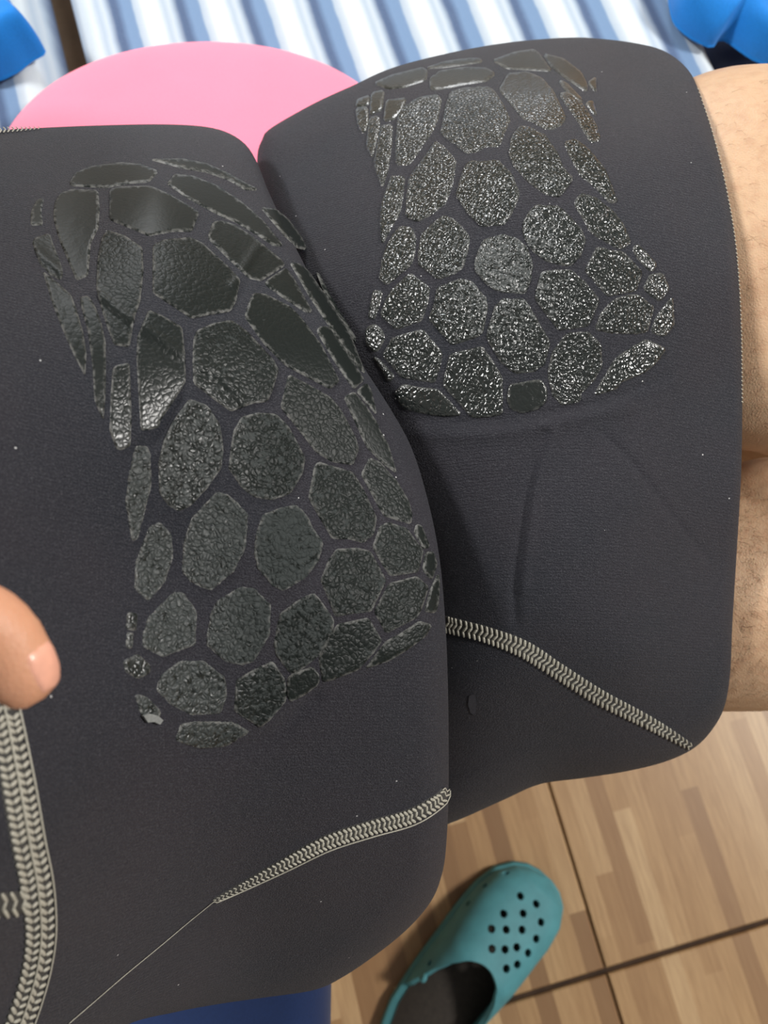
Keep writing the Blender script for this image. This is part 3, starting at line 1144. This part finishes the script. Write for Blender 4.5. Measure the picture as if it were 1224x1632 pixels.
# loose thread line where the flatlock runs out
q = catmull([(342, 1434), (300, 1468), (250, 1510), (200, 1551), (150, 1594), (108, 1630)], 60)
vv, ff = [], []
tube(vv, ff, LP.S(q, .0006)[0], 0.00019)
o = mk('seam_thread', vv, ff, THREAD, lpan, np.mean(vv, axis=0))
# overlock dots on the hem at the right
vv, ff = [], []
q = catmull([(1111, 142), (1137, 222), (1158, 312), (1172, 402), (1179, 512), (1181, 640)], 78)
A, na = RP.S(q, .0003)
B, _ = RP.S(q + [3.2, 1.2], .0000)
for i in range(len(q)):
    capsule(vv, ff, A[i], B[i], .00042, na[i])
o = mk('hem_stitching', vv, ff, THREAD, rpan, np.mean(vv, axis=0))
o['kind'] = 'stuff'
# peeled grey flake
q = np.array([(223, 1140), (232, 1136), (246, 1139), (255, 1146), (250, 1153), (240, 1149), (230, 1150)], float)
A, na = LP.S(q, .0022)
B, _ = LP.S(q, .0010)
vv = np.concatenate([A, B])
n = len(q)
ff = [list(range(n)), list(range(n, 2 * n))[::-1]] + [(i, n + i, n + (i + 1) % n, (i + 1) % n) for i in range(n)]
tag(mk('rubber_flake', vv, ff, mat_plain('peeled_rubber', srgb(120, 122, 120), 0.5, 900, .2), lpan, vv.mean(0), False), 'light grey rubber flake peeling off')
# scuff on the right panel
q = np.array([(748, 1108), (756, 1106), (760, 1118), (757, 1140), (750, 1136), (746, 1122)], float)
A, _ = RP.S(q, .0003)
mk('scuff', A, [list(range(len(q)))], mat_plain('scuffed_neoprene', srgb(58, 58, 64), 0.8, 900, .3), rpan, A.mean(0))


# ------------------------------------------------------------------ the wearer: one continuous body (lofts fused by a voxel remesh)
def loft(verts, faces, rows, up=(0, 0, 1), n=28, sub=6):
    """rows: (x,y,z, r_side, r_up)"""
    rows = np.asarray(rows, float)
    seg = len(rows)
    t = np.linspace(0, seg - 1, (seg - 1) * sub + 1)
    out = []
    for u in t:
        i = min(int(u), seg - 2)
        w_ = u - i
        p1, p2 = rows[i], rows[i + 1]
        p0 = rows[i - 1] if i > 0 else 2 * p1 - p2
        p3 = rows[i + 2] if i + 2 < seg else 2 * p2 - p1
        out.append(0.5 * (2 * p1 + (p2 - p0) * w_ + (2 * p0 - 5 * p1 + 4 * p2 - p3) * w_ ** 2 + (3 * p1 - p0 - 3 * p2 + p3) * w_ ** 3))
    c = np.array(out)
    # rounded caps
    def cap(a, d):
        res = []
        for k in (0.35, 0.7, 0.93, 0.995):
            q = a.copy()
            s = math.sqrt(max(0, 1 - k * k))
            q[:3] = a[:3] + d * k * (a[3] + a[4]) / 2
            q[3:] = a[3:] * max(s, 0.05)
            res.append(q)
        return res
    d0 = c[0, :3] - c[1, :3]
    d0 /= np.linalg.norm(d0)
    d1 = c[-1, :3] - c[-2, :3]
    d1 /= np.linalg.norm(d1)
    c = np.array(cap(c[0], d0)[::-1] + list(c) + cap(c[-1], d1))
    base = len(verts)
    m = len(c)
    upv = np.array(up, float)
    for i in range(m):
        tt = c[min(i + 1, m - 1), :3] - c[max(i - 1, 0), :3]
        tt /= np.linalg.norm(tt)
        s = np.cross(tt, upv)
        s /= np.linalg.norm(s) + 1e-9
        u = np.cross(s, tt)
        for k in range(n):
            a = 2 * math.pi * k / n
            verts.append(c[i, :3] + c[i, 3] * math.cos(a) * s + c[i, 4] * math.sin(a) * u)
    for i in range(m - 1):
        for k in range(n):
            faces.append((base + i * n + k, base + i * n + (k + 1) % n, base + (i + 1) * n + (k + 1) % n, base + (i + 1) * n + k))
    faces.append([base + k for k in range(n)][::-1])
    faces.append([base + (m - 1) * n + k for k in range(n)])


def pd(px, py, d):
    return P(px, py, np.array(float(d)))


bv_, bf_ = [], []
# left thigh (upper limb in the picture) and right thigh (lower limb)
t1 = pd(1130, 422, .482)
t1b = pd(1240, 412, .480)
t1c = pd(800, 500, .512)
loft(bv_, bf_, [(-0.20, .17, .505, .08, .068), (*t1c, .088, .066), (*t1, .1185, .080), (*t1b, .1235, .082), (.30, t1b[1], .575, .105, .078), (.37, t1b[1], .545, .075, .072)])
t2 = pd(1160, 945, .515)
t2b = pd(1240, 925, .515)
t2c = pd(800, 960, .525)
loft(bv_, bf_, [(-0.20, .10, .475, .085, .075), (*t2c, .070, .066), (*t2, .076, .074), (*t2b, .082, .076), (.31, t2b[1], .47, .076, .072), (.37, t2b[1], .455, .066, .066)])
# shins and feet
for y, z, xk, big in ((t1b[1], .545, .37, -1), (t2b[1], .455, .37, 1)):
    loft(bv_, bf_, [(xk, y, z, .062, .066), (xk + .02, y, z - .16, .056, .06), (xk + .015, y, .20, .042, .045), (xk, y, .08, .036, .04)], up=(1, 0, 0))
    loft(bv_, bf_, [(xk - .035, y, .045, .032, .042), (xk + .05, y, .05, .038, .04), (xk + .13, y, .03, .044, .024), (xk + .18, y, .022, .04, .016)])
    for k in range(5):
        ty = y + big * (.030 - .0165 * k)
        r_ = .0115 if k == 0 else .0085
        x0_ = xk + .185 - .006 * k
        loft(bv_, bf_, [(x0_ - .03, ty, .020, r_, r_), (x0_ + .012, ty, .015, r_ * .95, r_ * .9), (x0_ + .026, ty, .0125, r_ * .85, r_ * .75)], up=(0, 0, 1), n=12)
# trunk, neck, head
loft(bv_, bf_, [(-.29, .14, .56, .165, .12), (-.315, .125, .62, .155, .105), (-.345, .10, .73, .165, .11), (-.36, .08, .86, .175, .105), (-.36, .08, .93, .13, .085), (-.35, .08, .97, .07, .065)], up=(1, 0, 0), n=40)
HX, HY, HZ = -.035, -.07, -.09
loft(bv_, bf_, [(-.32 + HX, .15 + HY, 1.05 + HZ, .057, .06), (-.30 + HX, .15 + HY, 1.13 + HZ, .055, .06)], up=(1, 0, 0))
loft(bv_, bf_, [(-.265 + HX, .15 + HY, 1.155 + HZ, .048, .055), (-.272 + HX, .15 + HY, 1.20 + HZ, .066, .082), (-.285 + HX, .15 + HY, 1.26 + HZ, .075, .098), (-.295 + HX, .15 + HY, 1.31 + HZ, .065, .085)], up=(1, 0, 0))
loft(bv_, bf_, [(-.192 + HX, .15 + HY, 1.225 + HZ, .010, .010), (-.172 + HX, .15 + HY, 1.195 + HZ, .014, .013)], up=(1, 0, 0), n=12)
for s in (-1, 1):
    loft(bv_, bf_, [(-.29 + HX, .15 + HY + s * .075, 1.20 + HZ, .006, .013), (-.295 + HX, .15 + HY + s * .080, 1.225 + HZ, .008, .018), (-.295 + HX, .15 + HY + s * .080, 1.25 + HZ, .007, .015)], up=(1, 0, 0), n=12)
# left arm hanging at the side
loft(bv_, bf_, [(-.36, .23, .90, .055, .055), (-.39, .32, .82, .046, .048), (-.44, .39, .73, .040, .042), (-.45, .40, .63, .036, .036), (-.43, .38, .56, .026, .03)], up=(1, 0, 0))
for k in range(4):
    loft(bv_, bf_, [(-.43 + .018 * (k - 1.5), .38, .56, .010, .010), (-.42 + .018 * (k - 1.5), .385, .51, .009, .009), (-.41 + .018 * (k - 1.5), .375, .47 + .006 * abs(k - 1), .008, .008)], up=(1, 0, 0), n=12)
# right arm: elbow by the waist, hand pinching the garment
hw = pd(-330, 800, .215)
tip = pd(34, 1074, .2110)
b1 = pd(-8, 1000, .2065)
b2 = pd(-85, 968, .203)
b3 = pd(-200, 890, .212)
loft(bv_, bf_, [(-.36, -.07, .90, .055, .055), (-.38, -.12, .85, .046, .048), (-.375, -.14, .775, .041, .042), (-.29, -.06, .765, .038, .04), (*hw, .027, .022)], up=(1, 0, .3))
loft(bv_, bf_, [(*hw, .03, .019), (*pd(-255, 860, .225), .036, .016), (*pd(-190, 900, .228), .038, .013)])
loft(bv_, bf_, [(*b3, .014, .014), (*b2, .0118, .0112), (*b1, .0102, .0096), (*tip, .0110, .0092)], n=24)
for k in range(4):
    ox = 60 * (k - 1.2)
    loft(bv_, bf_, [(*pd(-195, 840 + ox, .228), .0095, .009), (*pd(-165, 850 + ox, .244), .009, .0085), (*pd(-120, 860 + ox, .276), .008, .0078), (*pd(-75 - 8 * abs(k - 1), 868 + ox, .282), .0072, .007)], n=14)

me = bpy.data.meshes.new('body')
me.from_pydata([tuple(map(float, q)) for q in bv_], [], bf_)
bm = bmesh.new()
bm.from_mesh(me)
bmesh.ops.recalc_face_normals(bm, faces=bm.faces)
bm.to_mesh(me)
bm.free()
tmp = bpy.data.objects.new('body', me)
COL.objects.link(tmp)
rm = tmp.modifiers.new('fuse', 'REMESH')
rm.mode = 'VOXEL'
rm.voxel_size = 0.0033
rm.use_smooth_shade = True
sm = tmp.modifiers.new('relax', 'SMOOTH')
sm.factor = 0.5
sm.iterations = 7
dg = bpy.context.evaluated_depsgraph_get()
bme = bpy.data.meshes.new_from_object(tmp.evaluated_get(dg))
bpy.data.objects.remove(tmp, do_unlink=True)
person = empty('person', (-0.28, 0.15, 0.0), 'seated person with bare thighs and one thumb gripping the dark wetsuit', 'person')
co = np.zeros(len(bme.vertices) * 3)
bme.vertices.foreach_get('co', co)
co = co.reshape(-1, 3)
hnd = smoothstep(-np.linalg.norm(co - np.array(b2), axis=1), -.13, -.07)
at = bme.attributes.new('hand', 'FLOAT', 'POINT')
at.data.foreach_set('value', hnd.astype(np.float32))
SHIRT = mat_cloth('grey_shirt', srgb(70, 74, 82), 700, .15)
SHORTS = mat_cloth('blue_shorts', srgb(30, 50, 92), 700, .15)
HAIRM = mat_plain('dark_hair', srgb(34, 26, 22), 0.6, 300, .3, .4)
bme.materials.clear()
for m_ in (SKIN, SHIRT, SHORTS, HAIRM):
    bme.materials.append(m_)
np_ = len(bme.polygons)
cen = np.zeros(np_ * 3)
bme.polygons.foreach_get('center', cen)
cen = cen.reshape(-1, 3)
mi = np.zeros(np_, int)
trunk = (cen[:, 0] < -.13) & (cen[:, 2] > .56) & (cen[:, 2] < .965) & (((np.abs(cen[:, 0] + .345) < .16) & (np.abs(cen[:, 1] - .1) < .175) & (cen[:, 0] < -.215 + .12 * (cen[:, 2] < .68))) | (cen[:, 2] > .84))
mi[trunk] = 1
mi[(cen[:, 0] < -.10) & (cen[:, 2] <= .56) & (cen[:, 2] > .36) & (cen[:, 1] < .34)] = 2
mi[(cen[:, 2] > 1.245 + HZ) & ((cen[:, 0] < -.225 + HX) | (cen[:, 2] > 1.31 + HZ))] = 3
mi[(cen[:, 2] > 1.13 + HZ) & (cen[:, 0] < -.325 + HX)] = 3
bme.polygons.foreach_set('material_index', mi.astype(np.int32))
bme.polygons.foreach_set('use_smooth', [True] * np_)
bme.transform(Matrix.Translation((0.28, -0.15, 0)))
body = bpy.data.objects.new('body', bme)
bme.name = 'body'
COL.objects.link(body)
body.parent = person

# thumb nail
from mathutils.bvhtree import BVHTree
BV = BVHTree.FromPolygons([Vector(q) for q in co], [tuple(p_.vertices) for p_ in bme.polygons])


def shoot(px, py):
    d = FW + (px - 612) / FPX * RT + (816 - py) / FPX * UP
    d = d / np.linalg.norm(d)
    loc, nrm, _, _ = BV.ray_cast(Vector(CAM), Vector(d))
    return (None, None) if loc is None else (np.array(loc), np.array(nrm))


axis = (np.array(tip) - np.array(b1))
axis /= np.linalg.norm(axis)
h0, n0 = shoot(80, 1068)
if h0 is not None:
    side = np.cross(axis, n0)
    side /= np.linalg.norm(side)
    nv, nf = [], []
    NU, NVV = 11, 11
    for a in range(NU):
        for b in range(NVV):
            u, v_ = a / (NU - 1) * 2 - 1, b / (NVV - 1) * 2 - 1
            wsh = 1 - 0.25 * max(0, -u) ** 2
            q = h0 + axis * (u * .0080 + .0005) + side * (v_ * .0058 * wsh)
            loc, nrm, _, _ = BV.find_nearest(Vector(q))
            e = max(abs(u), abs(v_))
            nv.append(np.array(loc) + np.array(nrm) * (0.00045 if e < .95 else -.0003))
    for a in range(NU - 1):
        for b in range(NVV - 1):
            nf.append((a * NVV + b, a * NVV + b + 1, (a + 1) * NVV + b + 1, (a + 1) * NVV + b))
    o = mk('thumb_nail', nv, nf, mat_plain('nail', srgb(226, 166, 142), 0.3, 400, .06), person, np.mean(nv, axis=0))

# fine leg hair on the bare thighs
hv, hf = [], []
for (x0, x1, y0, y1, cnt) in ((1150, 1300, 790, 1120, 620), (1120, 1300, 120, 720, 130)):
    for _ in range(cnt):
        p_, n_ = shoot(random.uniform(x0, x1), random.uniform(y0, y1))
        if p_ is None or p_[0] < .1:
            continue
        dirn = np.array([.55, -.45, 0]) + RNG.normal(0, .35, 3)
        dirn -= n_ * (dirn @ n_)
        dirn /= np.linalg.norm(dirn) + 1e-9
        L = random.uniform(.004, .010)
        pts = [p_ - n_ * .0003, p_ + dirn * L * .5 + n_ * L * .22, p_ + dirn * L + n_ * L * .18]
        tube(hv, hf, pts, [.00007, .00006, .00003], 3)
if hv:
    o = mk('leg_hair', hv, hf, mat_plain('fine_hair', srgb(150, 112, 78), 0.5), person, np.mean(hv, axis=0))
    o['kind'] = 'stuff'

# ------------------------------------------------------------------ teal clog on the floor
TEAL = mat_plain('teal_foam', srgb(74, 138, 146), 0.65, 60, .10, .15, .0006)
CLOGDARK = mat_plain('dark_insole', srgb(48, 42, 36), 0.8, 200, .25)
toe = on_z(862, 1392, 0.03)
ofr = on_z(700, 1622, 0.05)
adir = (toe - ofr)
adir[2] = 0
adir /= np.linalg.norm(adir)
CL = 0.25
heel = np.array([toe[0], toe[1], 0]) - adir * CL
clog = empty('clog', heel + adir * CL / 2, 'teal foam clog with round vent holes standing on the wood floor', 'clog')
sdir = np.array([-adir[1], adir[0], 0])       # to the left of the toe direction


def cw_(t):   # half width and centre shift along the length, t=0 heel .. 1 toe
    hwid = np.interp(t, [0, .03, .08, .18, .35, .5, .65, .78, .88, .95, .985, 1], [.008, .022, .032, .040, .044, .0455, .0475, .048, .044, .033, .02, .006])
    sh = np.interp(t, [0, .4, .7, 1], [0, -.001, -.003, -.010])
    return hwid, sh


def ch_(t):   # top height of the upper
    return np.interp(t, [0, .1, .3, .45, .55, .7, .85, .95, 1], [.058, .06, .062, .073, .078, .068, .054, .040, .026])


def clog_pt(t, a):
    """a: -1 left foot of wall .. 0 top .. 1 right"""
    hw_, sh = cw_(t)
    H = ch_(t)
    an = a * math.pi / 2
    x = hw_ * math.copysign(abs(math.sin(an)) ** 0.75, an)
    z = 0.012 + (H - 0.012) * abs(math.cos(an)) ** 0.62
    return heel + adir * (t * CL) + sdir * (sh - x) + np.array([0, 0, z])


NT, NA = 90, 64
ts = np.array([0.5 - 0.5 * math.cos(math.pi * i / (NT - 1)) for i in range(NT)])
aa = np.linspace(-1, 1, NA)
pv = [clog_pt(t, a) for t in ts for a in aa]
TO, LO = .235, .345            # opening: centre and half length along t


def in_open(t, a):
    hw_, sh = cw_(t)
    x = hw_ * math.copysign(abs(math.sin(a * math.pi / 2)) ** 0.75, a)
    return ((t - TO) / LO) ** 2 + (x / .0425) ** 2 < 1 or (t < .05 and abs(a) < .55)


# map grid so that the rim is a clean line: snap vertices near the opening to it
pf = []
for i in range(NT - 1):
    for k in range(NA - 1):
        tc, ac = (ts[i] + ts[i + 1]) / 2, (aa[k] + aa[k + 1]) / 2
        if in_open(tc, ac):
            continue
        pf.append((i * NA + k, i * NA + k + 1, (i + 1) * NA + k + 1, (i + 1) * NA + k))
used = sorted({q for f_ in pf for q in f_})
rm_ = {q: i for i, q in enumerate(used)}
upv = np.array([pv[q] for q in used])
upf = [[rm_[q] for q in f_] for f_ in pf]
tmpo = mk('upper', upv, upf, TEAL, clog)
bm = bmesh.new()
bm.from_mesh(tmpo.data)
bmesh.ops.remove_doubles(bm, verts=bm.verts, dist=1e-5)
bmesh.ops.recalc_face_normals(bm, faces=bm.faces)
# relax the rim
for _ in range(6):
    mv = {}
    for v_ in bm.verts:
        be = [e for e in v_.link_edges if e.is_boundary]
        if len(be) == 2 and v_.co.z > .02:
            a_, b_ = be[0].other_vert(v_), be[1].other_vert(v_)
            mv[v_] = v_.co * .5 + (a_.co + b_.co) * .25
    for v_, c_ in mv.items():
        v_.co = c_
bm.to_mesh(tmpo.data)
bm.free()
so_ = tmpo.modifiers.new('thick', 'SOLIDIFY')
so_.thickness = 0.0055
so_.offset = -1
# vent holes (crop 6 coordinates of the photograph)
holes = [(868, 284), (949, 324), (782, 375), (882, 373), (974, 418), (720, 452), (795, 456), (876, 457), (949, 503), (722, 555), (789, 558), (849, 547), (907, 576), (852, 635), (796, 657)]
cv, cf = [], []


def peg(p, ax_, r, L):
    ax_ = ax_ / np.linalg.norm(ax_)
    s = np.cross(ax_, [0.3, 0.9, 0.1])
    s /= np.linalg.norm(s)
    u = np.cross(s, ax_)
    b = len(cv)
    for z in (-L, L):
        for k in range(14):
            a = 2 * math.pi * k / 14
            cv.append(p + ax_ * z + r * (math.cos(a) * s + math.sin(a) * u))
    for k in range(14):
        cf.append((b + k, b + (k + 1) % 14, b + 14 + (k + 1) % 14, b + 14 + k))
    cf.append([b + k for k in range(14)][::-1])
    cf.append([b + 14 + k for k in range(14)])


dgc = bpy.context.evaluated_depsgraph_get()
cb_v = [np.array(v_.co) + wloc(clog) for v_ in tmpo.data.vertices]
CBV = BVHTree.FromPolygons([Vector(q) for q in cb_v], [tuple(p_.vertices) for p_ in tmpo.data.polygons])
for hx, hy in holes:
    px, py = 560 + hx / 3.22, 1340 + hy / 3.22
    d = FW + (px - 612) / FPX * RT + (816 - py) / FPX * UP
    d /= np.linalg.norm(d)
    loc, nrm, _, _ = CBV.ray_cast(Vector(CAM), Vector(d))
    if loc is not None:
        nn = np.array(nrm)
        if nn[2] < 0:
            nn = -nn
        peg(np.array(loc), nn + np.array([0, 0, .6]), .0041, .012)
for t, a in ((.90, -.72), (.80, -.80), (.70, -.82), (.42, -.70), (.90, .78), (.80, .82)):
    p_ = clog_pt(t, a)
    c_ = clog_pt(t, 0) * [1, 1, 0] + [0, 0, .02]
    peg(p_, p_ - c_, .0032, .009)
cut = mk('cutter', cv, cf, None)
bm = bmesh.new()
bm.from_mesh(cut.data)
bmesh.ops.recalc_face_normals(bm, faces=bm.faces)
bm.to_mesh(cut.data)
bm.free()
bpy.context.view_layer.update()
bmod = tmpo.modifiers.new('vents', 'BOOLEAN')
bmod.object = cut
bmod.operation = 'DIFFERENCE'
bmod.solver = 'EXACT'
dg = bpy.context.evaluated_depsgraph_get()
nm = bpy.data.meshes.new_from_object(tmpo.evaluated_get(dg))
tmpo.modifiers.clear()
tmpo.data = nm
nm.name = 'upper'
bpy.data.objects.remove(cut, do_unlink=True)
# smooth only shallow edges
nm.polygons.foreach_set('use_smooth', [True] * len(nm.polygons))
try:
    nm.set_sharp_from_angle(angle=math.radians(40))
except Exception:
    pass


def sole(name, z0, z1, grow, mat):
    tt = np.concatenate([ts, ts[::-1]])
    ring = []
    for i, t in enumerate(tt):
        hw_, sh = cw_(t)
        s = 1 if i < NT else -1
        ring.append(heel + adir * (t * CL + (t - .5) * 2 * grow) + sdir * (sh + s * (hw_ + grow)))
    ring = np.array(ring)
    n = len(ring)
    c = ring.mean(0)
    v = []
    for z, sc in ((z0, .97), (z0 + .003, 1), (z1 - .002, 1), (z1, .975)):
        v += [(c + (q - c) * sc) + np.array([0, 0, z]) for q in ring]
    f = []
    for k in range(3):
        for i in range(n):
            f.append((k * n + i, k * n + (i + 1) % n, (k + 1) * n + (i + 1) % n, (k + 1) * n + i))
    f.append(list(range(n))[::-1])
    f.append(list(range(3 * n, 4 * n)))
    return mk(name, v, f, mat, clog)


sole('sole', 0.0, .017, .002, TEAL)
sole('insole', .0165, .0205, -.006, CLOGDARK)
vv, ff = [], []
for a in (-1, 1):
    p_ = clog_pt(.36, a * .60)
    o_ = p_ - clog_pt(.36, 0) * [1, 1, 0] - [0, 0, .035]
    o_ /= np.linalg.norm(o_)
    v0, f0 = [], []
    tube(v0, f0, [p_ - o_ * .002, p_ + o_ * .0012, p_ + o_ * .002], [.0045, .0045, .003], 14)
    mk('strap_rivet', v0, f0, TEAL, clog, np.mean(v0, axis=0))
